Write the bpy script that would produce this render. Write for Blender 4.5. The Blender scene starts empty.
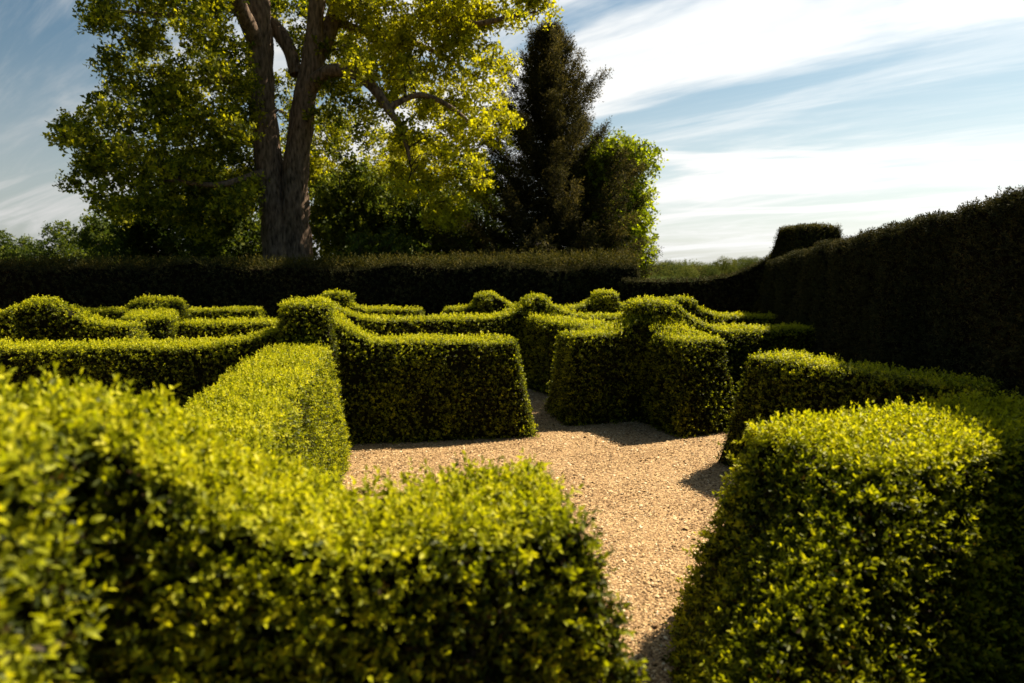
import bpy, math, random
import numpy as np

rng = np.random.default_rng(11)
random.seed(11)
C = bpy.context.scene.collection
R = math.radians

# ------------------------------------------------------------------ camera
W, H, F = 1024.0, 683.0, 683.0
CAM_Z, HORIZON = 1.75, 265.0
PITCH = math.atan((H / 2 - HORIZON) / F)
cd = bpy.data.cameras.new('camera')
cam = bpy.data.objects.new('camera', cd)
C.objects.link(cam)
cam.location = (0, 0, CAM_Z)
cam.rotation_euler = (math.pi / 2 - PITCH, 0, 0)
cd.sensor_width = 36.0
cd.lens = 36.0 * F / W
cd.clip_start = 0.05
cd.clip_end = 5000
cd.dof.use_dof = True
cd.dof.focus_distance = 6.6
cd.dof.aperture_fstop = 1.7
bpy.context.scene.camera = cam


def ray(px, py):
    x, y, z = (px - W / 2) / F, 1.0, -(py - H / 2) / F
    c, s = math.cos(PITCH), math.sin(PITCH)
    return np.array([x, y * c + z * s, -y * s + z * c])


def at(px, py, z):                    # plan position seen at a pixel, for a known height
    d = ray(px, py)
    t = (z - CAM_Z) / d[2]
    return (d[0] * t, d[1] * t)


def atd(px, py, dist):                # point seen at a pixel, for a known distance ahead
    d = ray(px, py)
    t = dist / d[1]
    return np.array([d[0] * t, dist, CAM_Z + d[2] * t])


# ------------------------------------------------------------------ materials
def new_mat(name):
    m = bpy.data.materials.new(name)
    m.use_nodes = True
    nt = m.node_tree
    nt.nodes.clear()
    out = nt.nodes.new('ShaderNodeOutputMaterial')
    return m, nt, out


def leaf_mat(name, stops, trans=0.35, rough=0.5, spec=0.3, tmul=(1.5, 1.5, 0.8)):
    m, nt, out = new_mat(name)
    at_ = nt.nodes.new('ShaderNodeAttribute')
    at_.attribute_name = 'tint'
    ramp = nt.nodes.new('ShaderNodeValToRGB')
    el = ramp.color_ramp.elements
    while len(el) < len(stops):
        el.new(0.5)
    for e, (p, c) in zip(el, stops):
        e.position = p
        e.color = (*c, 1)
    nt.links.new(at_.outputs['Fac'], ramp.inputs['Fac'])
    bs = nt.nodes.new('ShaderNodeBsdfPrincipled')
    bs.inputs['Roughness'].default_value = rough
    bs.inputs['Specular IOR Level'].default_value = spec
    nt.links.new(ramp.outputs['Color'], bs.inputs['Base Color'])
    mul = nt.nodes.new('ShaderNodeMix')
    mul.data_type = 'RGBA'
    mul.blend_type = 'MULTIPLY'
    mul.inputs[0].default_value = 1.0
    nt.links.new(ramp.outputs['Color'], mul.inputs[6])
    mul.inputs[7].default_value = (*tmul, 1)
    tr = nt.nodes.new('ShaderNodeBsdfTranslucent')
    nt.links.new(mul.outputs[2], tr.inputs['Color'])
    mx = nt.nodes.new('ShaderNodeMixShader')
    mx.inputs[0].default_value = trans
    nt.links.new(bs.outputs[0], mx.inputs[1])
    nt.links.new(tr.outputs[0], mx.inputs[2])
    nt.links.new(mx.outputs[0], out.inputs[0])
    return m


def noise_mat(name, c0, c1, scale=8, rough=0.9, bump=0.3, detail=6, stretch=None, spec=0.2):
    m, nt, out = new_mat(name)
    tc = nt.nodes.new('ShaderNodeTexCoord')
    mp = nt.nodes.new('ShaderNodeMapping')
    if stretch:
        mp.inputs['Scale'].default_value = stretch
    nz = nt.nodes.new('ShaderNodeTexNoise')
    nz.inputs['Scale'].default_value = scale
    nz.inputs['Detail'].default_value = detail
    rp = nt.nodes.new('ShaderNodeValToRGB')
    rp.color_ramp.elements[0].position = 0.32
    rp.color_ramp.elements[1].position = 0.68
    rp.color_ramp.elements[0].color = (*c0, 1)
    rp.color_ramp.elements[1].color = (*c1, 1)
    bs = nt.nodes.new('ShaderNodeBsdfPrincipled')
    bs.inputs['Roughness'].default_value = rough
    bs.inputs['Specular IOR Level'].default_value = spec
    bp = nt.nodes.new('ShaderNodeBump')
    bp.inputs['Strength'].default_value = bump
    bp.inputs['Distance'].default_value = 0.03
    L = nt.links.new
    L(tc.outputs['Object'], mp.inputs[0])
    L(mp.outputs[0], nz.inputs['Vector'])
    L(nz.outputs[0], rp.inputs[0])
    L(rp.outputs[0], bs.inputs['Base Color'])
    L(nz.outputs[0], bp.inputs['Height'])
    L(bp.outputs[0], bs.inputs['Normal'])
    L(bs.outputs[0], out.inputs[0])
    return m


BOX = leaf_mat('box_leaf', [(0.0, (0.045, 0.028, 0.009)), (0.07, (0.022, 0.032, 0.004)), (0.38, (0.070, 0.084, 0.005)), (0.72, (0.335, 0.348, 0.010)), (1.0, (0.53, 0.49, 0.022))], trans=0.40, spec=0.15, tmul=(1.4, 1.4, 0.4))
YEW = leaf_mat('yew_leaf', [(0.0, (0.020, 0.022, 0.009)), (0.6, (0.055, 0.055, 0.020)), (1.0, (0.12, 0.095, 0.033))], trans=0.12, tmul=(1.2, 1.2, .8), spec=0.04, rough=0.8)
YEWB = leaf_mat('yew_shaggy_sunlit', [(0.0, (0.016, 0.020, 0.005)), (0.6, (0.060, 0.056, 0.012)), (1.0, (0.15, 0.115, 0.025))], trans=0.22, spec=0.06, rough=0.8)
LIME = leaf_mat('lime_leaf', [(0.0, (0.035, 0.055, 0.008)), (0.5, (0.115, 0.138, 0.012)), (1.0, (0.38, 0.395, 0.020))], trans=0.5, rough=0.6, spec=.15, tmul=(1.4,1.5,.4))
MAPLE = leaf_mat('maple_leaf', [(0.0, (0.030, 0.050, 0.008)), (0.5, (0.105, 0.12, 0.010)), (1.0, (0.45, 0.425, 0.018))], trans=0.5, rough=0.6, spec=.15, tmul=(1.5,1.45,.4))
DARKLEAF = leaf_mat('understory_leaf', [(0.0, (0.026, 0.042, 0.008)), (0.6, (0.075, 0.10, 0.014)), (1.0, (0.22, 0.23, 0.018))], trans=0.40, rough=0.6, spec=.12)
CONIFER = leaf_mat('conifer_leaf', [(0.0, (0.016, 0.015, 0.008)), (0.6, (0.056, 0.049, 0.018)), (1.0, (0.16, 0.12, 0.040))], trans=0.3, spec=.05, rough=.8)
WOOD = leaf_mat('far_wood_leaf', [(0.0, (0.055, 0.070, 0.022)), (0.5, (0.11, 0.125, 0.034)), (0.92, (0.19, 0.19, 0.045)), (1.0, (0.075, 0.04, 0.032))], trans=0.15, spec=0.0, rough=.9)
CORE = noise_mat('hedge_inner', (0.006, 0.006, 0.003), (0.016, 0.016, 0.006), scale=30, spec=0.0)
YCORE = noise_mat('yew_inner', (0.006, 0.005, 0.004), (0.013, 0.010, 0.007), scale=25, spec=0.0)
BARK = noise_mat('bark', (0.045, 0.028, 0.019), (0.24, 0.158, 0.108), scale=7.5, bump=1.0, stretch=(2.2, 2.2, 0.6), detail=10)
DBARK = noise_mat('dark_bark', (0.025, 0.018, 0.013), (0.07, 0.05, 0.035), scale=5, bump=0.6, stretch=(2, 2, .5))
GRASS = noise_mat('grass_ground', (0.022, 0.034, 0.010), (0.05, 0.065, 0.018), scale=0.8, spec=0.0)


def gravel_mat(name, attr):
    m, nt, out = new_mat(name)
    L = nt.links.new
    bs = nt.nodes.new('ShaderNodeBsdfPrincipled')
    bs.inputs['Roughness'].default_value = 0.85
    bs.inputs['Specular IOR Level'].default_value = 0.25
    rp = nt.nodes.new('ShaderNodeValToRGB')
    el = rp.color_ramp.elements
    cols = [(0.0, (0.10, 0.054, 0.022)), (0.3, (0.255, 0.150, 0.066)), (0.6, (0.43, 0.268, 0.120)), (0.85, (0.58, 0.40, 0.21)), (1.0, (0.74, 0.60, 0.38))]
    while len(el) < len(cols):
        el.new(0.5)
    for e, (p, c) in zip(el, cols):
        e.position = p
        e.color = (*c, 1)
    if attr:
        a = nt.nodes.new('ShaderNodeAttribute')
        a.attribute_name = 'tint'
        L(a.outputs['Fac'], rp.inputs[0])
    else:
        tc = nt.nodes.new('ShaderNodeTexCoord')
        vo = nt.nodes.new('ShaderNodeTexVoronoi')
        vo.inputs['Scale'].default_value = 75
        L(tc.outputs['Object'], vo.inputs['Vector'])
        sp = nt.nodes.new('ShaderNodeSeparateColor')
        L(vo.outputs['Color'], sp.inputs[0])
        mr = nt.nodes.new('ShaderNodeMath')
        mr.operation = 'MULTIPLY'
        mr.inputs[1].default_value = 0.75
        L(sp.outputs[0], mr.inputs[0])
        L(mr.outputs[0], rp.inputs[0])
        bp = nt.nodes.new('ShaderNodeBump')
        bp.inputs['Strength'].default_value = 0.7
        bp.inputs['Distance'].default_value = 0.008
        bp.invert = True
        L(vo.outputs['Distance'], bp.inputs['Height'])
        L(bp.outputs[0], bs.inputs['Normal'])
    L(rp.outputs[0], bs.inputs['Base Color'])
    L(bs.outputs[0], out.inputs[0])
    return m


GRAVEL = gravel_mat('gravel_bed', False)
PEBBLE = gravel_mat('gravel_stones', True)


# ------------------------------------------------------------------ mesh writing
class Mesh:
    def __init__(self):
        self.v, self.f3, self.f4 = [], [], []     # lists of arrays; faces carry (indices, material, tint)
        self.n = 0

    def add(self, v, quads=None, tris=None, mat=0, tint=None, tint3=None):
        v = np.asarray(v, np.float32).reshape(-1, 3)
        if quads is not None and len(quads):
            q = np.asarray(quads, np.int64) + self.n
            t = np.zeros(len(q), np.float32) if tint is None else np.asarray(tint, np.float32)
            self.f4.append((q, np.full(len(q), mat, np.int32), t))
        if tris is not None and len(tris):
            q = np.asarray(tris, np.int64) + self.n
            t = np.zeros(len(q), np.float32) if tint3 is None else np.asarray(tint3, np.float32)
            self.f3.append((q, np.full(len(q), mat, np.int32), t))
        self.v.append(v)
        self.n += len(v)

    def build(self, name, mats, parent=None, smooth=False, origin=None):
        V = np.concatenate(self.v)
        if origin is not None:
            V = V - np.asarray(origin, np.float32)
        loops, totals, mi, ti = [], [], [], []
        for fl, k in ((self.f4, 4), (self.f3, 3)):
            for q, m, t in fl:
                loops.append(q.ravel())
                totals.append(np.full(len(q), k, np.int32))
                mi.append(m)
                ti.append(t)
        loops = np.concatenate(loops).astype(np.int32)
        totals = np.concatenate(totals)
        starts = np.concatenate([[0], np.cumsum(totals)[:-1]]).astype(np.int32)
        me = bpy.data.meshes.new(name)
        me.vertices.add(len(V))
        me.vertices.foreach_set('co', np.ascontiguousarray(V, np.float32).ravel())
        me.loops.add(len(loops))
        me.loops.foreach_set('vertex_index', loops)
        me.polygons.add(len(totals))
        me.polygons.foreach_set('loop_start', starts)
        me.polygons.foreach_set('loop_total', totals)
        for m in mats:
            me.materials.append(m)
        me.polygons.foreach_set('material_index', np.concatenate(mi))
        if smooth:
            me.polygons.foreach_set('use_smooth', np.ones(len(totals), bool))
        a = me.attributes.new('tint', 'FLOAT', 'FACE')
        a.data.foreach_set('value', np.concatenate(ti).astype(np.float32))
        me.update(calc_edges=True)
        o = bpy.data.objects.new(name, me)
        C.objects.link(o)
        if origin is not None:
            o.location = origin
        if parent is not None:
            o.parent = parent
            o.location = np.asarray(o.location) - np.asarray(parent.location) if origin is not None else (0, 0, 0)
        return o


def tag(o, label=None, cat=None, group=None, kind=None):
    for k, v in (('label', label), ('category', cat), ('group', group), ('kind', kind)):
        if v:
            o[k] = v
    return o


def empty(name, loc):
    o = bpy.data.objects.new(name, None)
    o.empty_display_size = 0.2
    o.location = loc
    C.objects.link(o)
    return o


def unit(a):
    return a / np.maximum(np.linalg.norm(a, axis=-1, keepdims=True), 1e-9)


_ph = rng.uniform(0, 6.28, (12, 3))
_fr = rng.normal(0, 1, (12, 3))


def wob(P, scale):                     # smooth 3-d wobble in about -1..1
    s = np.zeros(P.shape[:-1])
    for k in range(12):
        f = _fr[k] * scale * (1 + k * 0.22)
        s += np.sin(P @ f + _ph[k, 0]) / (1 + k * 0.18)
    return s / 3.2


def leaves(mesh, P, A, n, leaf, mat=1, tint0=None, spread=(1.15, 0.45), length=None, aspect=0.5, detail=False, jitter=0.25, tjit=0.16):
    """short shoots at points P along unit axes A, each with n leaves in crossed pairs."""
    N = len(P)
    if N == 0:
        return
    length = leaf * 1.5 if length is None else length
    ref = unit(rng.normal(0, 1, (N, 3)))
    T = unit(np.cross(A, ref))
    B = np.cross(A, T)
    j = np.arange(n)
    t = (j // 2) / max(1, (n - 1) // 2)
    phi = (j // 2) * (math.pi / 2) + (j % 2) * math.pi
    phi = phi[None, :] + rng.normal(0, jitter, (N, n))
    el = spread[0] + (spread[1] - spread[0]) * t
    el = el[None, :] + rng.normal(0, jitter, (N, n))
    L = (length * rng.uniform(0.6, 1.25, N))[:, None]
    base = P[:, None, :] + A[:, None, :] * (L * t[None, :])[..., None]
    Rd = T[:, None, :] * np.cos(phi)[..., None] + B[:, None, :] * np.sin(phi)[..., None]
    D = A[:, None, :] * np.cos(el)[..., None] + Rd * np.sin(el)[..., None]
    Wv = unit(np.cross(D, A[:, None, :]) + rng.normal(0, 0.25, (N, n, 3)))
    Nv = np.cross(Wv, D)
    S = leaf * rng.uniform(0.7, 1.2, (N, n)) * (1 - 0.25 * t[None, :])
    S = S[..., None]
    hw = Wv * (S * aspect * 0.5)
    up = Nv * (S * aspect * 0.16)
    if detail:
        vs = np.stack([base, base + D * S * .28 + hw * .85 + up, base + D * S * .66 + hw * .8 + up, base + D * S - up * .6,
                       base + D * S * .66 - hw * .8 + up, base + D * S * .28 - hw * .85 + up], axis=2)
        k = 6
        fq = np.array([[0, 1, 2, 3], [0, 3, 4, 5]])
    else:
        vs = np.stack([base, base + D * S * .45 + hw + up, base + D * S, base + D * S * .45 - hw + up], axis=2)
        k = 4
        fq = np.array([[0, 1, 2, 3]])
    M = N * n
    idx = (np.arange(M) * k)[:, None, None] + fq[None]
    if tint0 is None:
        tint0 = rng.normal(0.45, 0.2, N)
    tt = tint0[:, None] + rng.normal(0, tjit, (N, n)) + 0.16 * (t[None, :] - 0.5)
    tt = np.clip(np.repeat(tt.ravel(), len(fq)), 0, 1)
    mesh.add(vs.reshape(-1, 3), quads=idx.reshape(-1, 4), mat=mat, tint=tt)


# ------------------------------------------------------------------ clipped hedge bodies
def block(p0, p1, w, top, batter=0.15, r=0.06, cell=0.07, ends=(0, 0), wbl=0.015, dome=0.0, skew=0.0):
    """outer surface of a clipped block from plan point p0 to p1: vertices, normals, quads.
    top(u) gives the height u metres from p0; sides lean out by `batter` at the ground."""
    p0 = np.array(p0, float)
    p1 = np.array(p1, float)
    Ld = np.linalg.norm(p1 - p0)
    ux = (p1 - p0) / Ld
    uy = np.array([-ux[1], ux[0]])
    a, b = Ld / 2, w / 2
    hm = max(top(u) for u in np.linspace(0, Ld, 20))
    V, Nn, Q = [], [], []
    n0 = 0
    na, nb, nc = max(3, int(Ld / cell)), max(4, int(w / cell)), max(5, int(hm / cell))

    def lin(n):
        s = np.linspace(-1, 1, n + 1)
        return s

    for face in ('top', 'x0', 'x1', 'y0', 'y1'):
        if face == 'top':
            s, t = np.meshgrid(lin(na) * a, lin(nb) * b, indexing='ij')
            x, y, k = s, t, np.ones_like(s)
            nrm = (0, 0, 1)
        elif face in ('x0', 'x1'):
            t, k = np.meshgrid(lin(nb) * b, (lin(nc) + 1) / 2, indexing='ij')
            sg = -1 if face == 'x0' else 1
            x, y = np.full_like(t, sg * a), t
            nrm = (sg, 0, 0)
        else:
            s, k = np.meshgrid(lin(na) * a, (lin(nc) + 1) / 2, indexing='ij')
            sg = -1 if face == 'y0' else 1
            x, y = s, np.full_like(s, sg * b)
            nrm = (0, sg, 0)
        ht = np.vectorize(top)(np.clip(x + a, 0, Ld))
        if dome:
            ht = ht - dome * ((x / a) ** 2 * 0.5 + (y / b) ** 2 * 0.5)
        z = k * ht
        rr = min(r, a * .9, b * .9)
        xi = np.clip(x, -a + rr, a - rr)
        yi = np.clip(y, -b + rr, b - rr)
        zi = np.minimum(z, ht - rr)
        d = np.stack([x - xi, y - yi, z - zi], -1)
        l = np.linalg.norm(d, axis=-1, keepdims=True)
        nn = np.where(l > 1e-6, d / np.maximum(l, 1e-6), np.array(nrm, float))
        P = np.stack([xi, yi, zi], -1) + nn * np.minimum(l, rr)
        q = 1 - P[..., 2] / np.maximum(ht, 0.01)
        q = np.maximum(q, 0)
        bx0, bx1 = (batter if not ends[0] else 0), (batter if not ends[1] else 0)
        P[..., 0] += np.where(P[..., 0] < 0, P[..., 0] / a * bx0 * q, P[..., 0] / a * bx1 * q)
        P[..., 1] += P[..., 1] / b * batter * q
        P[..., 0] += np.clip(-P[..., 0] / a, 0, 1) * skew * (y / b - 1) / 2 * q
        world = np.stack([p0[0] + ux[0] * (P[..., 0] + a) + uy[0] * P[..., 1],
                          p0[1] + ux[1] * (P[..., 0] + a) + uy[1] * P[..., 1], P[..., 2]], -1)
        wn = np.stack([ux[0] * nn[..., 0] + uy[0] * nn[..., 1], ux[1] * nn[..., 0] + uy[1] * nn[..., 1], nn[..., 2]], -1)
        world = world + wn * (wbl * wob(world, 3.2) + wbl * .5 * wob(world + 7, 8.5))[..., None]
        world[..., 2] = np.maximum(world[..., 2], 0)
        A_, B_ = world.shape[:2]
        ii = (np.arange(A_ - 1)[:, None] * B_ + np.arange(B_ - 1)[None, :]).ravel() + n0
        Q.append(np.stack([ii, ii + B_, ii + B_ + 1, ii + 1], -1))
        V.append(world.reshape(-1, 3))
        Nn.append(wn.reshape(-1, 3))
        n0 += A_ * B_
    return np.concatenate(V), np.concatenate(Nn), np.concatenate(Q)


def sample(V, Nn, Q, density, eye_bias=True):
    a, b, c, d = V[Q[:, 0]], V[Q[:, 1]], V[Q[:, 2]], V[Q[:, 3]]
    area = 0.5 * np.linalg.norm(np.cross(c - a, d - b), axis=1)
    dens = np.full(len(Q), float(density))
    if eye_bias:                        # fewer leaves on sides that face away from the path the viewer stands on
        mid = (a + b + c + d) / 4
        nm = (Nn[Q[:, 0]] + Nn[Q[:, 2]])
        to = np.array([0, 0, CAM_Z]) - mid
        dens = np.where((nm * to).sum(1) < -0.35 * np.linalg.norm(to, axis=1), dens * .35, dens)
    cnt = area * dens
    n = int(cnt.sum())
    f = rng.choice(len(Q), n, p=cnt / cnt.sum())
    s, t = rng.random((n, 1)), rng.random((n, 1))

    def bil(X):
        return X[Q[f, 0]] * (1 - s) * (1 - t) + X[Q[f, 1]] * s * (1 - t) + X[Q[f, 2]] * s * t + X[Q[f, 3]] * (1 - s) * t
    return bil(V), unit(bil(Nn))


def hedge_mesh(mesh, shape, leaf, shoots, n=8, kind='box', detail=False, shag=0.0, mats=(0, 1)):
    V, Nn, Q = shape
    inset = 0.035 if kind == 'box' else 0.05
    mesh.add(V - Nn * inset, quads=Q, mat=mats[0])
    P, Nm = sample(V, Nn, Q, shoots)
    if kind == 'box':                   # thin and bare patches where the shears cut back to old wood
        keep = rng.random(len(P)) < np.clip((wob(P * np.array([1, 1, .6]) + 11, 6.5) + 1.05) / 0.5, 0.2, 1)
        P, Nm = P[keep], Nm[keep]
    N = len(P)
    up = np.array([0, 0, 1.0])
    if kind == 'box':
        A = unit(Nm * 0.9 + up * 0.25 + rng.normal(0, 0.33, (N, 3)))
        depth = rng.uniform(-0.045, 0.004, N)
        # unevenly grown out since the last clip: some shoots stick out
        long = rng.random(N) < 0.07 + shag
        depth = np.where(long, rng.uniform(0.0, 0.03, N), depth)
        patch = wob(P, 5.0)
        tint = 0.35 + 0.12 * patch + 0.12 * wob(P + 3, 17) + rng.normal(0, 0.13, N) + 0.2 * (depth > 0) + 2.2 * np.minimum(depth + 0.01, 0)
        tint += 0.34 * np.clip(Nm[:, 2], 0, 1)       # new growth on top, strengthened to paint sunlit tops against shaded sides
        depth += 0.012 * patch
        big = rng.random(N) < 0.5
        ln = leaf * (1.5 if detail else 1.05)
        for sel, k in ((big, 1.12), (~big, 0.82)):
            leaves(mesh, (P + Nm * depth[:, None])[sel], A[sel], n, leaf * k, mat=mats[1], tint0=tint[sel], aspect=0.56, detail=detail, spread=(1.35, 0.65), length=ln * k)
        if shag:                        # spring shoots standing clear of the clipped top
            top = (Nm[:, 2] > 0.6) & (rng.random(N) < 0.10 + shag)
            k = int(top.sum())
            A2 = unit(np.array([0, 0, 1.0]) + rng.normal(0, 0.28, (k, 3)))
            leaves(mesh, P[top] - Nm[top] * 0.01, A2, 12, leaf * 0.95, mat=mats[1], tint0=rng.normal(.72, .14, k), aspect=0.5, detail=detail, length=leaf * 2.9, spread=(1.15, 0.35))
            m_ = int(N * 0.012)
            i_ = rng.choice(N, m_)      # and a few on the sides
            A3 = unit(Nm[i_] * .8 + up * .8 + rng.normal(0, 0.3, (m_, 3)))
            leaves(mesh, P[i_], A3, 12, leaf * 0.95, mat=mats[1], tint0=rng.normal(.6, .16, m_), aspect=0.5, detail=detail, length=leaf * 2.6, spread=(1.15, 0.4))
    else:
        A = unit(Nm * 0.6 + up * 0.4 + rng.normal(0, 0.5, (N, 3)))
        depth = rng.uniform(-0.07, -0.015, N) + 0.012 * wob(P, 2.5)
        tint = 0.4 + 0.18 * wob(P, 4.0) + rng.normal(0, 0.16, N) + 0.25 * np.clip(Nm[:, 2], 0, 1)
        leaves(mesh, P + Nm * depth[:, None], A, n, leaf, mat=mats[1], tint0=tint, aspect=0.3, length=leaf * 1.2, spread=(1.2, .7))


HH = 0.98                               # clipped height of the low box hedges


def flat(h=HH):
    return lambda u: h


def ramp(length, start=None, end=None, h=HH, humps=()):
    """top line with a hollow curve rising to a pier: start / end = (height, run)."""
    def f(u):
        z = h
        if start:
            k = max(0.0, 1 - u / start[1])
            z = max(z, h + (start[0] - h) * k ** 1.7)
        if end:
            k = max(0.0, 1 - (length - u) / end[1])
            z = max(z, h + (end[0] - h) * k ** 1.7)
        for uc, zc_, half, run in humps:
            k = max(0.0, 1 - max(0.0, abs(u - uc) - half) / run)
            z = max(z, h + (zc_ - h) * k ** 1.6)
        return z
    return f


GROUP = 'low clipped box hedges of the garden maze'


def lod(p):
    d = math.hypot(p[0], p[1])
    if d < 3.4:
        return dict(leaf=0.023, shoots=2600, n=8, detail=True)
    if d < 5.5:
        return dict(leaf=0.021, shoots=2800, n=8)
    if d < 9.2:
        return dict(leaf=0.022, shoots=2400, n=8)
    return dict(leaf=0.029, shoots=1300, n=8)


def low_hedge(label, p0, p1, w=0.58, start=None, end=None, h=HH, batter=0.15, piers=(), ends=(0, 0), shag=0.0, level=None, r=0.025, skew=0.0, humps=()):
    p0, p1 = np.array(p0, float), np.array(p1, float)
    Ld = np.linalg.norm(p1 - p0)
    org = (*((p0 + p1) / 2), 0.0)
    m = Mesh()
    # leaf size follows the distance along the run
    nseg = max(1, int(round(Ld / 1.6))) if level is None else 1
    sh = block(p0, p1, w, ramp(Ld, start, end, h, humps), batter, r=r, ends=ends, skew=skew)
    L = level or lod((p0 + p1) / 2 if np.linalg.norm((p0 + p1) / 2) < min(np.linalg.norm(p0), np.linalg.norm(p1)) + 1.2
                     else (p0 if np.linalg.norm(p0) < np.linalg.norm(p1) else p1))
    hedge_mesh(m, sh, shag=shag, **L)
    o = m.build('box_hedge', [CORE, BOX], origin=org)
    tag(o, label, 'hedge', GROUP)
    for (c, sx, sy, z, ang, dome) in piers:
        pm = Mesh()
        c = np.array(c, float)
        dx = np.array([math.cos(ang), math.sin(ang)]) * sx / 2
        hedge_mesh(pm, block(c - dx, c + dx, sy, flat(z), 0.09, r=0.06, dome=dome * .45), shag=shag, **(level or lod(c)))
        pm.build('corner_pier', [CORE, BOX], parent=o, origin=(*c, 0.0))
    return o


A15 = R(14)
NEAR = dict(leaf=0.029, shoots=2200, n=8, detail=True)

# --- near hedges
low_hedge('tall blurred box hedge corner at the left edge, nearest the camera', (-1.26, 1.0), (-1.15, -0.4), w=0.5, h=0.78,
          piers=[((-1.30, 1.45), 0.60, 1.10, 1.37, R(6), 0.05)], level=dict(leaf=0.034, shoots=1700, n=8, detail=True), shag=0.05, batter=0.10)
low_hedge('box hedge in the foreground centre with a square end beside the gravel', (-1.05, 1.82), (0.15, 2.23), w=0.56,
          start=(1.36, 0.62), batter=0.17, level=NEAR, shag=0.06, ends=(1, 0))
low_hedge('long sunlit box hedge running back from the foreground to the raised block', (-2.02, 6.45), (-1.20, 2.0), w=0.54,
          batter=0.17, level=dict(leaf=0.022, shoots=2900, n=8), shag=0.03, ends=(1, 1))
low_hedge('box hedge with a wide sunlit flat top filling the right foreground', (1.30, 2.87), (2.85, 3.70), w=0.68, h=0.955, batter=0.22, skew=1.05,
          level=NEAR, shag=0.05, ends=(0, 1))
# --- middle rows
low_hedge('long box hedge across the left side sweeping up to the raised block', (-7.2, 6.15), (-2.1, 6.86), w=0.6, end=(1.22, 0.95),
          piers=[((-2.02, 6.72), 0.46, 0.56, 1.40, A15, 0.02)], ends=(0, 1))
low_hedge('box hedge with a broad leafy face in mid picture behind the gravel', (-1.92, 6.95), (0.02, 7.22), w=0.58, start=(1.34, 0.62), batter=0.16, ends=(1, 0))
low_hedge('box hedge with a pale square end right of the narrow gravel gap', (0.62, 7.75), (1.55, 8.0), w=0.58, end=(1.31, 0.55), batter=0.14, ends=(0, 1))
low_hedge('short box hedge stepping forward from the rounded shoulder, right of centre', (1.62, 8.05), (2.02, 7.08), w=0.54, start=(1.33, 0.75), batter=0.14,
          piers=[((1.62, 8.05), 0.42, 0.60, 1.35, A15, 0.10)], ends=(1, 0))
low_hedge('box hedge joining the rounded shoulder to the dark yew on the right', (1.8, 8.12), (3.75, 8.55), w=0.56, start=(1.34, 0.75), ends=(1, 1))
low_hedge('half shaded box hedge running up to the tall yew at right', (2.22, 5.98), (3.26, 3.95), w=0.44, batter=0.17, ends=(0, 1))
# --- third row
low_hedge('box hedge between the raised block and the knob over the gap, third row', (-2.62, 9.62), (0.25, 10.35), w=0.56, start=(1.25, 0.7), end=(1.25, 0.6),
          piers=[((0.33, 10.38), 0.36, 0.50, 1.29, A15, 0.08)], ends=(1, 1))
low_hedge('box hedge slanting forward from the knob over the gravel gap', (0.36, 10.3), (1.16, 8.6), w=0.54, start=(1.2, 0.35), ends=(1, 0))
low_hedge('box hedge running right from the knob over the gravel gap', (0.4, 10.4), (2.6, 10.55), w=0.54, start=(1.27, 0.75), end=(1.2, 0.5), ends=(1, 1))
low_hedge('dim box hedge behind the rounded shoulder reaching the right yew', (2.55, 10.5), (4.2, 10.5), w=0.54, start=(1.24, 0.75),
          piers=[((2.55, 10.45), 0.36, 0.50, 1.25, A15, 0.08)], ends=(1, 1))
# --- fourth row
low_hedge('short farthest box hedge behind the raised block', (-3.1, 12.1), (-1.62, 12.2), w=0.5, start=(1.28, 0.55),
          piers=[((-3.08, 12.1), 0.5, 0.46, 1.27, 0.05, 0.08)], ends=(1, 0))
low_hedge('farthest box hedge with two round knobs in the centre', (-1.2, 12.3), (3.4, 12.9), w=0.5, humps=[(0.86, 1.17, 0.10, 0.42), (2.86, 1.16, 0.05, 0.5)],
          piers=[((-0.46, 12.4), 0.40, 0.44, 1.24, 0.05, 0.10), ((1.72, 12.65), 0.44, 0.42, 1.26, 0.05, 0.14)])
# --- left back rows
low_hedge('box hedge with a round topknot at the far left edge', (-9.0, 8.2), (-6.25, 8.75), w=0.56, end=(1.24, 0.6),
          piers=[((-6.05, 8.85), 0.42, 0.5, 1.31, A15, 0.2)], ends=(0, 1))
low_hedge('short box hedge just right of the left topknot', (-5.75, 8.85), (-4.95, 9.0), w=0.56, start=(1.22, 0.55), ends=(1, 0))
low_hedge('box hedge coming forward from the left rear knob, its side in sun', (-5.75, 11.0), (-5.1, 9.5), w=0.62, h=1.02,
          piers=[((-5.75, 11.1), 0.8, 0.5, 1.22, A15, 0.22)], ends=(1, 0))
low_hedge('low box hedge in the gap left of the raised block', (-4.45, 9.2), (-3.2, 9.4), w=0.56, start=None)
low_hedge('farthest box hedge on the left with a blunt right end', (-8.6, 11.6), (-4.45, 12.05), w=0.5)


# ------------------------------------------------------------------ yew hedges
def yew(label, parts, name='yew_hedge', leaf=0.045, shoots=700, mat=None, cat='hedge'):
    m = Mesh()
    for kw in parts:
        dens = kw.pop('shoots', shoots)
        hedge_mesh(m, block(cell=0.12, **kw), leaf=leaf, shoots=dens, n=8, kind='yew')
    o = m.build(name, [YCORE, mat or YEW])
    return tag(o, label, cat)


def yew_top(u):                         # right-hand wall, u from the near end
    return 2.53 - 0.0585 * u


yew('tall dark clipped yew hedge wall along the right side', [
    dict(p0=(2.88, -0.6), p1=(4.66, 11.25), w=1.0, top=yew_top, batter=0.10, r=0.07, wbl=0.03)], leaf=0.032, shoots=1400)


def swoop(u):                           # low back wall rising in a hollow curve to the corner block
    k = max(0.0, (u - 1.0) / 2.1)
    return 1.48 + 0.76 * k ** 2.8


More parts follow.
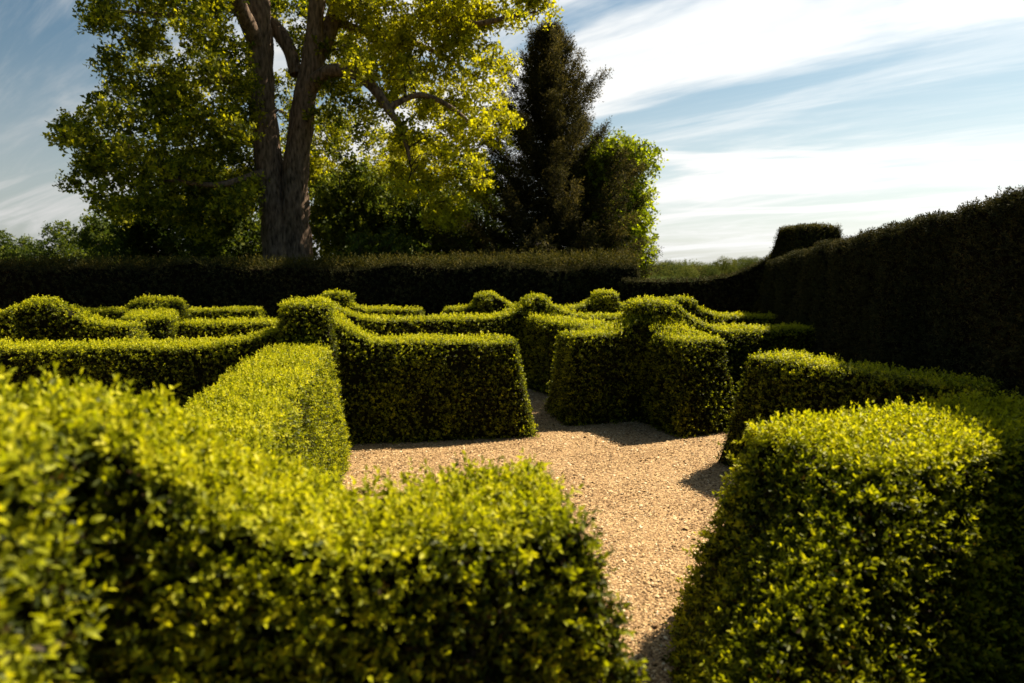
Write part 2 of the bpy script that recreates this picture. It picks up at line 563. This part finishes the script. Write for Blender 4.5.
yew('low dark yew hedge curving up to the corner block, far right', [
    dict(p0=(2.2, 13.6), p1=(5.1, 12.1), w=0.5, top=swoop, batter=0.05, r=0.05)], shoots=600)
o = yew('square topiary block clipped on the yew corner at right', [
    dict(p0=(4.58, 11.5), p1=(5.32, 11.6), w=0.72, top=flat(2.40), batter=0.45, r=0.03)], name='topiary_block', mat=YEWB, leaf=0.035, shoots=1500, cat='topiary')  # browner leaf colour than the yew walls, painting the block as sunlit

# back hedge: clipped face, with a shaggy unclipped top in the middle
bm = Mesh()
hedge_mesh(bm, block((-17, 13.6), (2.55, 14.2), 1.1, lambda u: 1.74 + 0.03 * math.sin(u * 1.3) + 0.03 * math.sin(u * 3.1), 0.05, r=0.08, cell=0.14, wbl=0.03),
           leaf=0.055, shoots=420, n=8, kind='yew')
n = 5200
u = rng.random(n) ** 0.8
P = np.stack([-17 + 19.6 * u, 13.6 + 0.6 * u + rng.uniform(-.55, .5, n), 1.70 + np.zeros(n)], -1)
A = unit(np.array([0, 0, 1.0]) + rng.normal(0, 0.45, (n, 3)))
hgt = 0.05 + np.clip((P[:, 0] + 5) / 6, 0, 1) * 0.16
P[:, 2] += rng.uniform(0, 1, n) * hgt
leaves(bm, P, A, 8, 0.075, mat=2, tint0=rng.normal(0.5, .22, n), aspect=.26, length=0.16)
tag(bm.build('yew_hedge', [YCORE, YEW, YEWB]), 'long dark yew hedge with shaggy top across the back, under the trees', 'hedge')


# ------------------------------------------------------------------ trees
def tube(mesh, pts, rad, sides=8, mat=0, rough=0.0):
    pts = np.asarray(pts, float)
    rad = np.asarray(rad, float)
    n = len(pts)
    tg = np.gradient(pts, axis=0)
    tg = unit(tg)
    ref = np.array([0.31, 0.2, 0.93]) if abs(tg[0][2]) < 0.8 else np.array([0.93, 0.2, 0.31])
    T = unit(np.cross(tg, ref))
    B = np.cross(tg, T)
    a = np.linspace(0, 2 * math.pi, sides, endpoint=False)
    ring = T[:, None, :] * np.cos(a)[None, :, None] + B[:, None, :] * np.sin(a)[None, :, None]
    rr = rad[:, None] * np.ones((n, sides))
    V = pts[:, None, :] + ring * rr[..., None]
    if rough:
        V = V + ring * (rough * rad[:, None] * wob(V * np.array([1, 1, .35]), 7.0) + rough * .5 * rad[:, None] * wob(V * np.array([1, 1, .5]), 17))[..., None]
    i = np.arange(n - 1)[:, None] * sides
    j = np.arange(sides)[None, :]
    k = (j + 1) % sides
    q = np.stack([i + j, i + k, i + sides + k, i + sides + j], -1).reshape(-1, 4)
    mesh.add(V.reshape(-1, 3), quads=q, mat=mat)
    # closing tip
    mesh.add(np.concatenate([V[-1], pts[-1:] + tg[-1:] * rad[-1]]), tris=np.stack([np.arange(sides), (np.arange(sides) + 1) % sides, np.full(sides, sides)], -1), mat=mat)


def smooth_path(ctrl, rad, n=16):
    ctrl = np.asarray(ctrl, float)
    m = len(ctrl)
    t = np.linspace(0, m - 1, n)
    ext = np.concatenate([[2 * ctrl[0] - ctrl[1]], ctrl, [2 * ctrl[-1] - ctrl[-2]]])
    i = np.minimum(t.astype(int), m - 2)
    f = (t - i)[:, None]
    p0, p1, p2, p3 = ext[i], ext[i + 1], ext[i + 2], ext[i + 3]
    pts = 0.5 * (2 * p1 + (p2 - p0) * f + (2 * p0 - 5 * p1 + 4 * p2 - p3) * f ** 2 + (3 * p1 - p0 - 3 * p2 + p3) * f ** 3)
    return pts, np.interp(t, np.arange(m), rad)


def in_poly(poly, x, y):
    c = False
    j = len(poly) - 1
    for i in range(len(poly)):
        xi, yi = poly[i]
        xj, yj = poly[j]
        if (yi > y) != (yj > y) and x < (xj - xi) * (y - yi) / (yj - yi) + xi:
            c = not c
        j = i
    return c


def branch_out(mesh, nodes, centres, r0=0.03, droop=0.12, sides=5):
    """grow a thin limb from the nearest part of the skeleton to every foliage centre."""
    nodes = list(nodes)
    base = np.array([n[:3] for n in nodes])
    dist = [np.min(np.linalg.norm(base - c, axis=1)) for c in centres]
    for k in np.argsort(dist):
        c = centres[k]
        arr = np.array(nodes)
        dv = c - arr[:, :3]
        d = np.linalg.norm(dv, axis=1) + 0.9 * np.maximum(0, arr[:, 2] - c[2] + 0.2)
        i = int(np.argmin(d))
        s = arr[i, :3]
        l = np.linalg.norm(c - s)
        if l < 0.15:
            continue
        mid = (s + c) / 2 + np.array([0, 0, droop * l]) + rng.normal(0, 0.07 * l, 3)
        rs = min(arr[i, 3] * 0.75, r0 + 0.014 * l)
        pts, rad = smooth_path([s, s * .7 + mid * .3 + rng.normal(0, .03 * l, 3), mid, c * .6 + mid * .4 + rng.normal(0, .04 * l, 3), c], [rs, rs * .85, rs * .66, rs * .5, rs * .3], n=9)
        tube(mesh, pts, rad, sides=sides)
        for p, r_ in list(zip(pts, rad))[3::2]:
            nodes.append((*p, r_))
    return nodes


def clumps(mesh, centres, radii, per, leaf, nl=6, aspect=0.75, tint=0.45, tsd=0.18, twigs=None, flatten=0.75, hang=0.25, mat=0, spread=(1.5, 0.9)):
    for c, r_ in zip(centres, radii):
        n = max(4, int(per * r_ * r_))
        d = unit(rng.normal(0, 1, (n, 3)))
        P = d * (r_ * rng.random((n, 1)) ** 0.45) * np.array([1, 1, flatten])
        A = unit(d * 0.7 + rng.normal(0, .5, (n, 3)) + np.array([0, 0, -hang]))
        base = tint + rng.normal(0, 0.08)
        leaves(mesh, c + P, A, nl, leaf, mat=mat, tint0=base + rng.normal(0, tsd, n), aspect=aspect, length=leaf * 1.3, spread=spread, jitter=.4)
        if twigs is not None:
            for q in range(min(5, n)):
                pts, rad = smooth_path([c, c + P[q] * .5 + rng.normal(0, .04, 3), c + P[q]], [.011, .008, .004], n=4)
                tube(twigs, pts, rad, sides=3)


def poly_centres(poly, count, dist, spread, gap=None):
    xs = [p[0] for p in poly]
    ys = [p[1] for p in poly]
    out = []
    while len(out) < count:
        x, y = random.uniform(min(xs), max(xs)), random.uniform(min(ys), max(ys))
        if in_poly(poly, x, y):
            out.append(atd(x, y, dist + random.gauss(0, spread)))
    return np.array(out)


# --- the big two-stemmed tree
TD = 18.0
px = lambda x, y, d=0.0: atd(x, y, TD + d)
base = px(288, 262)
base[2] = 0
tree = empty('maple_tree', tuple(base))
tag(tree, 'big two stemmed tree with rough brown trunk and spreading yellow green crown', 'tree')
s = TD / F
tr = Mesh()
nodes = []


def stem(mesh, ctrl, wpx, n=22, sides=14, rough=0.16):
    pts, rad = smooth_path(ctrl, [w * s / 2 for w in wpx], n)
    tube(mesh, pts, rad, sides=sides, rough=rough)
    for p, r_ in zip(pts, rad):
        if p[2] > 2.5:
            nodes.append((*p, r_))


stem(tr, [(*px(281, 262)[:2], -0.1), px(278, 245), px(275, 215), px(270, 180), px(264, 120), px(260, 60), px(257, 0), px(250, -80), px(262, -170), px(255, -260)],
     [42, 31, 28, 26, 24, 24, 23, 19, 13, 5], n=36, sides=18)
stem(tr, [(*px(299, 262, .1)[:2], -0.1), px(297, 245, .1), px(295, 215, 0), px(295, 180), px(301, 130), px(307, 90), px(313, 60), px(316, 20), px(322, -40), px(318, -120), px(330, -220)],
     [38, 30, 27, 25, 23, 21, 19, 16, 14, 10, 4], n=36, sides=18)
tr.build('trunk', [BARK], parent=tree, smooth=True, origin=tuple(base))
limbs = [
    ([px(311, 70), px(322, 45, .3), px(335, 15, .6), px(352, -30, 1), px(380, -100, 1.6), px(410, -160, 2)], [20, 18, 16, 12, 8, 3]),
    ([px(306, 95), px(320, 76, -.3), px(343, 70, -.6), px(368, 82, -.9), px(386, 105, -1.2), px(402, 132, -1.4), px(410, 160, -1.5)], [16, 13, 11, 10, 8, 5, 3]),
    ([px(296, 75, .3), px(290, 50, .4), px(277, 30, .5), px(262, 15, .3)], [13, 14, 14, 10]),
    ([px(262, 55), px(248, 25, -.5), px(236, 0, -1), px(205, -45, -2), px(170, -85, -2.6)], [17, 15, 13, 9, 3]),
    ([px(345, -10, 1), px(395, -18, .3), px(440, 10, -.4), px(470, 24, -.8), px(505, 18, -1), px(535, 12, -1)], [10, 8, 7, 6, 4, 2]),
    ([px(270, 170), px(245, 178, -.8), px(215, 185, -1.5), px(170, 180, -2.2)], [8, 7, 5, 3]),
    ([px(262, 90), px(230, 80, .8), px(190, 85, 1.5), px(140, 110, 1.8), px(90, 128, 1.8)], [10, 9, 7, 5, 2]),
    ([px(258, 20), px(215, 5, 1.0), px(165, 15, 1.7), px(110, 10, 2)], [11, 9, 6, 3]),
    ([px(330, 20, .5), px(375, 35, 1), px(420, 45, 1.5), px(465, 70, 1.8)], [9, 8, 6, 3]),
    ([px(388, 108, -1.2), px(420, 95, -1), px(455, 110, -1), px(485, 140, -1)], [6, 5, 4, 2]),
]
for ctrl, wp in limbs:
    lm = Mesh()
    stem(lm, ctrl, wp, n=18, sides=9, rough=0.12)
    lm.build('limb', [BARK], parent=tree, smooth=True, origin=tuple(base))

left_poly = [(85, -40), (88, 12), (112, 40), (104, 70), (112, 98), (66, 122), (60, 134), (88, 150), (76, 172), (78, 195), (95, 215), (140, 235), (225, 232), (254, 200), (256, 120), (246, 60), (235, 30), (225, -40)]
right_poly = [(345, -30), (440, -40), (492, -30), (486, 12), (494, 34), (506, 62), (498, 92), (512, 120), (500, 150), (508, 178), (494, 208), (470, 222), (440, 232), (410, 200), (392, 170), (400, 135), (378, 112), (372, 82), (348, 62), (338, 20)]
mid_poly = [(262, -20), (345, -20), (340, 30), (380, 90), (370, 150), (335, 170), (320, 120), (300, 60), (285, 20)]
top_poly = [(80, -30), (90, -120), (150, -210), (230, -270), (330, -280), (430, -220), (510, -130), (545, -40), (400, -30), (230, -30)]
cA = poly_centres(left_poly, 215, TD, 1.7)
cB = np.concatenate([poly_centres(right_poly, 225, TD + .3, 1.2), poly_centres([(490, -30), (548, -22), (552, 8), (505, 26)], 14, TD - .8, .5)])
cC = np.concatenate([poly_centres(mid_poly, 85, TD + 1.8, 1.2), poly_centres([(262, -20), (305, -20), (300, 160), (268, 160)], 30, TD + 2.4, .7)])
cD = poly_centres(top_poly, 130, TD, 2.4)
tw = Mesh()
allc = np.concatenate([cA, cB, cC, cD])
branch_out(tw, nodes, allc, r0=0.03)
cr = Mesh()
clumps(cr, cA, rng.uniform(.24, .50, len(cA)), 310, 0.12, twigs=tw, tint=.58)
clumps(cr, cB, rng.uniform(.22, .46, len(cB)), 320, 0.11, twigs=tw, tint=.92)  # tint set above the left side's, painting this side of the crown as sunlit
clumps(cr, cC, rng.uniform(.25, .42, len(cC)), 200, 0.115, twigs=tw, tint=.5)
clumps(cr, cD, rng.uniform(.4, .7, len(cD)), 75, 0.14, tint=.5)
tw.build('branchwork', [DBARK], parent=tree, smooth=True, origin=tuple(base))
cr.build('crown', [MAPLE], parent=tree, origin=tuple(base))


# --- the dark conifer
def conifer(label, apex, bx, d, r_base, name='conifer_tree'):
    top = atd(*apex, d)
    b = np.array([atd(bx, 260, d)[0], d, 0.0])
    e = empty(name, tuple(b))
    tag(e, label, 'tree')
    tm, fm = Mesh(), Mesh()
    tube(tm, smooth_path([b - [0, 0, .1], b * .5 + top * .5, top], [.24, .13, .02], 10)[0], np.linspace(.24, .02, 10), sides=8)
    hgt = top[2]
    for k in range(250):
        q = k / 250
        z = hgt * (0.06 + 0.925 * q)
        c = b + (top - b) * (z / hgt)
        rr = r_base * (1 - q) ** 0.80 * (1 + .22 * math.sin(k * 2.1)) * random.choice((.6, .8, .95, 1.05, 1.2)) * random.uniform(.85, 1.1) + .10
        a = k * 2.399 + random.uniform(-.3, .3)
        dv = np.array([math.cos(a), math.sin(a), 0])
        tip = c + dv * rr + np.array([0, 0, rr * (.10 + .55 * q) + .05])
        mid = c + dv * rr * .55 + np.array([0, 0, -.05 * rr])
        pts, rad = smooth_path([c, mid, tip], [.03, .018, .005], 8)
        tube(tm, pts, rad, sides=4)
        m = int(40 + 150 * rr)
        t = rng.random(m) ** .7
        i = np.minimum((t * 7).astype(int), 6)
        P = pts[i] * (1 - (t * 7 - i))[:, None] + pts[i + 1] * (t * 7 - i)[:, None]
        wd = (.05 + .15 * rr ** .5) * (1 - .72 * t)
        P = P + rng.normal(0, 1, (m, 3)) * wd[:, None] * np.array([1, 1, .7])
        A = unit(dv * .8 + np.array([0, 0, .35]) + rng.normal(0, .5, (m, 3)))
        leaves(fm, P, A, 6, .10, mat=0, tint0=.42 + .2 * math.sin(k * 1.7) + rng.normal(0, .2, m), aspect=.24, length=.17, spread=(.9, .4))
    tm.build('trunk', [DBARK], parent=e, smooth=True, origin=tuple(b))
    fm.build('crown', [CONIFER], parent=e, origin=tuple(b))


conifer('dark brownish conifer with a pointed top right of the big tree', (549, 24), 553, 20.0, 2.85)


# --- leafy trees and shrubs beyond the back hedge
def leafy(label, x, ytop, d, rx, ncl, per=190, leaf=.12, mat=None, tint=.45, low=.25, group='young trees beyond the back hedge', name='broadleaf_tree', cat='tree', crad=(.35, .65), stems=1, rz=None):
    t = atd(x, ytop, d)
    b = np.array([t[0], d, 0.0])
    e = empty(name, tuple(b))
    tag(e, label, cat, group)
    ncl = int(ncl * 1.35)
    hgt = t[2]
    rxm = rx * d / F
    cz = hgt * (low + 1) / 2
    rzm = hgt * (1 - low) / 2
    cs = []
    while len(cs) < ncl:
        q = unit(rng.normal(0, 1, 3)) * rng.random() ** .4
        k = 1 + .22 * wob(q[None] * 1.0 + x * .37, 2.6)[0]
        cs.append(np.array([t[0], d, cz]) + q * k * np.array([rxm, rxm * .9, rzm]) * .9)
    cs = np.array(cs)
    tm, fm = Mesh(), Mesh()
    nd = []
    for si in range(stems):
        off = np.array([random.uniform(-.3, .3), random.uniform(-.3, .3), 0]) * (stems > 1)
        lean = np.array([random.uniform(-.4, .4) * rxm, random.uniform(-.3, .3) * rxm, 0])
        pts, rad = smooth_path([b + off - [0, 0, .1], b + off + lean * .3 + [0, 0, hgt * .35], b + off + lean + [0, 0, hgt * .88]], [.03 + .018 * hgt, .02 + .012 * hgt, .012], 12)
        tube(tm, pts, rad, sides=7)
        nd += [(*p, r_) for p, r_ in zip(pts, rad)][3:]
    branch_out(tm, nd, cs, r0=.014, sides=4)
    clumps(fm, cs, rng.uniform(*crad, len(cs)), per, leaf, twigs=tm, tint=tint)
    tm.build('trunk', [DBARK], parent=e, smooth=True, origin=tuple(b))
    fm.build('crown', [mat or DARKLEAF], parent=e, origin=tuple(b))
    return e


leafy('rounded bright green tree rising behind the right flank of the conifer', 610, 132, 20.6, 46, 110, per=300, leaf=.12, mat=LIME, tint=.66, low=.15, group=None, crad=(.4, .65))
leafy('dense dark young tree filling the gap between trunk and conifer', 415, 170, 21.5, 62, 70, tint=.36, low=.1)
leafy('dark young tree close against the left of the conifer', 470, 168, 22.5, 48, 55, tint=.36, low=.1)
leafy('tall young tree with lit leaves behind the fork of the big trunk', 318, 92, 24.5, 44, 70, tint=.72, low=.1, mat=MAPLE)
leafy('tall slender sunlit tree behind the long drooping limb', 405, 100, 25.5, 58, 80, tint=.70, low=.1, mat=MAPLE)
leafy('thin pale leaved young tree just right of the thick trunk', 350, 150, 20.5, 36, 50, tint=.66, low=.15, stems=2)
leafy('young tree low behind the left side of the thick trunk', 228, 140, 21, 48, 70, tint=.42, low=.1, stems=2)
leafy('broad dark tree under the left part of the big crown', 165, 180, 23, 52, 60, tint=.33, low=.1)
leafy('bushy tree at the lower left rim of the big crown', 112, 205, 25, 38, 45, tint=.5, low=.1)
leafy('low round bush topping the hedge left of the big tree', 66, 228, 27, 40, 40, tint=.45, low=.05, cat='bush', name='tall_bush')
leafy('low bush over the hedge at the left edge', 14, 230, 29, 42, 40, tint=.4, low=.05, cat='bush', name='tall_bush')
leafy('low leafy shrub behind the hedge right beside the thick trunk', 378, 226, 17.5, 40, 26, per=230, leaf=.09, tint=.5, low=.3, cat='shrub', name='leafy_shrub', group=None, crad=(.25, .4), stems=3)
leafy('dark shrub at the foot of the conifer behind the hedge', 520, 222, 18.4, 70, 40, per=230, leaf=.09, mat=CONIFER, tint=.5, low=.2, cat='shrub', name='leafy_shrub', group=None, crad=(.25, .45), stems=3)

# --- far wood along the horizon
fw = Mesh()
spots = [(random.uniform(.14, .46), random.uniform(85, 160)) for _ in range(62)] + [(random.uniform(-1.2, 1.2), random.uniform(220, 330)) for _ in range(90)]
for k_, y in spots:
    x = k_ * y
    near = y < 200
    hh = 1.75 + y * random.uniform(-.006, .0075 + (.0045 if .30 < k_ < .40 else 0))
    rr = y * random.uniform(.013, .028)
    m = 1100 if near else 260
    d = unit(rng.normal(0, 1, (m, 3)))
    k = 1 + .26 * wob(d * 1.2 + x, 2.8)
    P = np.array([x, y, hh - rr * .85]) + d * k[:, None] * np.array([rr, rr, rr * .85]) * (rng.random((m, 1)) ** .06)
    P = P[P[:, 2] > .1]
    d = unit(P - np.array([x, y, hh - rr]))
    leaves(fw, P, unit(d + rng.normal(0, .35, d.shape)), 4, (.0013 if near else .0026) * y, mat=0, tint0=(1.0 if random.random() < .08 else random.uniform(.1, .85)) + rng.normal(0, .06, len(P)), aspect=.8, spread=(1.4, .9), tjit=.05)
tag(fw.build('distant_wood', [WOOD]), 'far wooded ridge of rounded green trees on the horizon', 'wood', None, 'stuff')

# ------------------------------------------------------------------ ground
def sheet(name, x0, x1, y0, y1, z, m):
    me = bpy.data.meshes.new(name)
    me.from_pydata([(x0, y0, z), (x1, y0, z), (x1, y1, z), (x0, y1, z)], [], [(0, 1, 2, 3)])
    me.materials.append(m)
    o = bpy.data.objects.new(name, me)
    C.objects.link(o)
    o['kind'] = 'structure'
    return o


sheet('ground', -2500, 2500, -600, 2500, -0.006, GRASS)
sheet('gravel_path', -12, 5.0, -1.0, 14.0, 0.0, GRAVEL)

# loose stones where the path is seen close
pm = Mesh()
oc = np.array([[1, 0, 0], [-.9, .15, 0], [.1, .8, .1], [0, -.75, 0], [.1, .05, .55], [0, 0, -.4]], float)
tri = np.array([[0, 2, 4], [2, 1, 4], [1, 3, 4], [3, 0, 4]])
n = 220000
dd = 1.9 + (12.5 - 1.9) * rng.random(n) ** 1.75
xx = rng.uniform(-0.36, 0.52, n) * dd
size = rng.lognormal(math.log(.0050), .36, n) * (1 + .05 * dd)
ang = rng.uniform(0, 6.28, n)
ca, sa = np.cos(ang), np.sin(ang)
o_ = oc[None] * size[:, None, None] * rng.uniform(.7, 1.25, (n, 6, 1))
tl = rng.normal(0, .35, (n, 2))
vx = o_[..., 0] * ca[:, None] - o_[..., 1] * sa[:, None]
vy = o_[..., 0] * sa[:, None] + o_[..., 1] * ca[:, None]
vz = o_[..., 2] + vx * tl[:, :1] + vy * tl[:, 1:]
und = 0.010 * np.clip(wob(np.stack([xx, dd, xx * 0], -1), 4.5), -1, 1)
V = np.stack([vx + xx[:, None], vy + dd[:, None], vz + (size * .35 + np.maximum(und, -.002))[:, None]], -1)
idx = (np.arange(n) * 6)[:, None, None] + tri[None]
tint = np.clip(rng.normal(.50, .25, n) + .09 * wob(np.stack([xx, dd, xx * 0], -1), 1.6) + .05 * wob(np.stack([xx, dd, xx * 0 + 4], -1), 6), 0, 1)
pm.add(V.reshape(-1, 3), tris=idx.reshape(-1, 3), tint3=np.repeat(tint, 4))
tag(pm.build('loose_gravel', [PEBBLE]), 'golden brown loose gravel covering the paths between the hedges', 'gravel', None, 'stuff')

# clippings and dry leaves lying along the foot of the hedges
lm_ = Mesh()
foot = [((-1.9, 6.50), (0.1, 6.80)), ((0.15, 6.8), (0.2, 7.3)), ((0.45, 7.4), (1.45, 7.55)), ((1.3, 7.6), (1.75, 6.75)), ((1.75, 6.75), (2.3, 6.6)),
        ((1.75, 6.0), (1.95, 5.5)), ((-1.55, 6.3), (-0.85, 3.2)), ((0.40, 2.3), (0.25, 2.9)), ((0.72, 3.35), (0.62, 2.6)), ((-0.6, 2.75), (0.2, 3.0))]
pts = []
for a_, b_ in foot:
    m_ = int(150 * math.dist(a_, b_))
    t_ = rng.random((m_, 1))
    pts.append(np.array(a_) * (1 - t_) + np.array(b_) * t_ + rng.normal(0, .11, (m_, 2)))
pts.append(np.stack([rng.uniform(-1.2, 1.8, 150), rng.uniform(3, 6.6, 150)], -1))
pts = np.concatenate(pts)
m_ = len(pts)
leaves(lm_, np.concatenate([pts, rng.uniform(.008, .016, (m_, 1))], 1), unit(rng.normal(0, 1, (m_, 3)) * np.array([1, 1, .15])), 1, 0.021, mat=0, tint0=rng.random(m_), aspect=.55, spread=(.15, .15), jitter=.1)
LITTER = leaf_mat('dry_leaf', [(0.0, (0.10, 0.055, 0.022)), (0.5, (0.19, 0.12, 0.045)), (0.7, (0.07, 0.075, 0.012)), (1.0, (0.18, 0.19, 0.02))], trans=.1)
tag(lm_.build('leaf_litter', [LITTER]), 'small dry leaves and clippings lying on the gravel at the foot of the hedges', 'litter', None, 'stuff')

# ------------------------------------------------------------------ light and sky
EL, AZ = R(48), R(55)
sd = bpy.data.lights.new('sun', 'SUN')
sd.energy = 5.0
sd.angle = R(0.53)
sd.color = (1.0, 0.89, 0.68)
sun = bpy.data.objects.new('sun', sd)
C.objects.link(sun)
sun.location = (6, 8, 12)
sun.rotation_euler = (math.pi / 2 - EL, 0, math.pi - AZ)

wd = bpy.data.worlds.new('World')
bpy.context.scene.world = wd
wd.use_nodes = True
nt = wd.node_tree
nt.nodes.clear()
L = nt.links.new
N = nt.nodes.new
out = N('ShaderNodeOutputWorld')
bg = N('ShaderNodeBackground')
bg.inputs['Strength'].default_value = 0.05
sky = N('ShaderNodeTexSky')
sky.sky_type = 'NISHITA'
sky.sun_disc = False
sky.sun_elevation = EL
sky.sun_rotation = AZ
sky.dust_density = 1.5
tc = N('ShaderNodeTexCoord')
sep = N('ShaderNodeSeparateXYZ')
L(tc.outputs['Generated'], sep.inputs[0])


def math_(op, a, b=None, clamp=False):
    m = N('ShaderNodeMath')
    m.operation = op
    m.use_clamp = clamp
    for i, v in enumerate((a, b)):
        if v is None:
            continue
        if isinstance(v, (int, float)):
            m.inputs[i].default_value = v
        else:
            L(v, m.inputs[i])
    return m.outputs[0]


zc = math_('MAXIMUM', sep.outputs[2], 0.0)
den = math_('ADD', zc, 0.16)
cmb = N('ShaderNodeCombineXYZ')
L(math_('DIVIDE', sep.outputs[0], den), cmb.inputs[0])
L(math_('DIVIDE', sep.outputs[1], den), cmb.inputs[1])


def maprange(v, lo, hi, a=0.0, b=1.0, smooth=True):
    r = N('ShaderNodeMapRange')
    if smooth:
        r.interpolation_type = 'SMOOTHSTEP'
    for k, x in (('From Min', lo), ('From Max', hi), ('To Min', a), ('To Max', b)):
        r.inputs[k].default_value = x
    L(v, r.inputs['Value'])
    return r.outputs[0]


def cloud(rot, scale, nscale, detail, dist, loc, lo, hi, rough=0.55):
    mp = N('ShaderNodeMapping')
    mp.vector_type = 'TEXTURE'                       # streaks run along `rot`
    mp.inputs['Rotation'].default_value = (0, 0, rot)
    mp.inputs['Scale'].default_value = scale
    mp.inputs['Location'].default_value = loc
    L(cmb.outputs[0], mp.inputs[0])
    nz = N('ShaderNodeTexNoise')
    nz.inputs['Scale'].default_value = nscale
    nz.inputs['Detail'].default_value = detail
    nz.inputs['Roughness'].default_value = rough
    nz.inputs['Distortion'].default_value = dist
    L(mp.outputs[0], nz.inputs['Vector'])
    return maprange(nz.outputs[0], lo, hi)


# forward scatter: thin cloud is brighter on the sun's side of the sky
dot = N('ShaderNodeVectorMath')
dot.operation = 'DOT_PRODUCT'
L(tc.outputs['Generated'], dot.inputs[0])
dot.inputs[1].default_value = (math.sin(AZ) * math.cos(EL), math.cos(AZ) * math.cos(EL), math.sin(EL))

SEED = (-4.0, 2.0)
c1 = cloud(R(-30), (2.6, 1.0, 1), 1.25, 7, 0.9, (SEED[0], SEED[1], 0), 0.46, 0.63)
c2 = cloud(R(-42), (4.0, 0.8, 1), 1.9, 10, 0.8, (SEED[0] + 3.3, SEED[1] + 5.2, 0), 0.44, 0.68, rough=0.64)
low = maprange(sep.outputs[2], 0.30, 0.02)            # thin veil thickening towards the horizon
c3 = cloud(R(-36), (5.0, 0.7, 1), 4.6, 12, 1.6, (SEED[0] + 9.3, SEED[1] + 1.2, 0), 0.45, 0.75, rough=0.68)
both = math_('ADD', math_('ADD', math_('MULTIPLY', c1, 0.82), math_('MULTIPLY', c2, 0.38)), math_('MULTIPLY', c3, 0.14))
# the cloud bank lies ahead and to the right; overhead and behind the sky is clear
front = maprange(sep.outputs[1], -0.1, 0.6)
side = maprange(sep.outputs[0], -0.75, 0.15, 0.85, 1.0)
mask = math_('MULTIPLY', math_('ADD', both, math_("MULTIPLY", low, 0.60)), math_('MULTIPLY', front, side), clamp=True)
fs = maprange(dot.outputs['Value'], 0.15, 0.85, 5.8, 10.5, smooth=False)
cc = N('ShaderNodeMix')
cc.data_type = 'RGBA'
cc.blend_type = 'MULTIPLY'
cc.inputs[0].default_value = 1
cc.inputs[6].default_value = (1.0, 1.0, 0.98, 1)
L(fs, cc.inputs[7])
tintn = N('ShaderNodeMix')
tintn.data_type = 'RGBA'
tintn.blend_type = 'MULTIPLY'
tintn.inputs[0].default_value = 1
tintn.inputs[7].default_value = (0.73, 0.88, 0.84, 1)
deep = maprange(dot.outputs['Value'], -0.45, 0.75, 0.58, 1.0)   # the clear sky away from the sun is a deeper blue
dk = N('ShaderNodeVectorMath')
dk.operation = 'SCALE'
L(sky.outputs[0], dk.inputs[0])
L(deep, dk.inputs['Scale'])
L(dk.outputs[0], tintn.inputs[6])
mixc = N('ShaderNodeMix')
mixc.data_type = 'RGBA'
L(mask, mixc.inputs[0])
L(tintn.outputs[2], mixc.inputs[6])
L(cc.outputs[2], mixc.inputs[7])
L(mixc.outputs[2], bg.inputs[0])
L(bg.outputs[0], out.inputs[0])

sc = bpy.context.scene
sc.view_settings.view_transform = 'Standard'
sc.view_settings.look = 'None'
sc.view_settings.exposure = 1.25
sc.view_settings.gamma = 1.0
sc.render.engine = 'CYCLES'
sc.cycles.use_denoising = True
sc.cycles.max_bounces = 6
sc.cycles.diffuse_bounces = 3
sc.cycles.transmission_bounces = 3
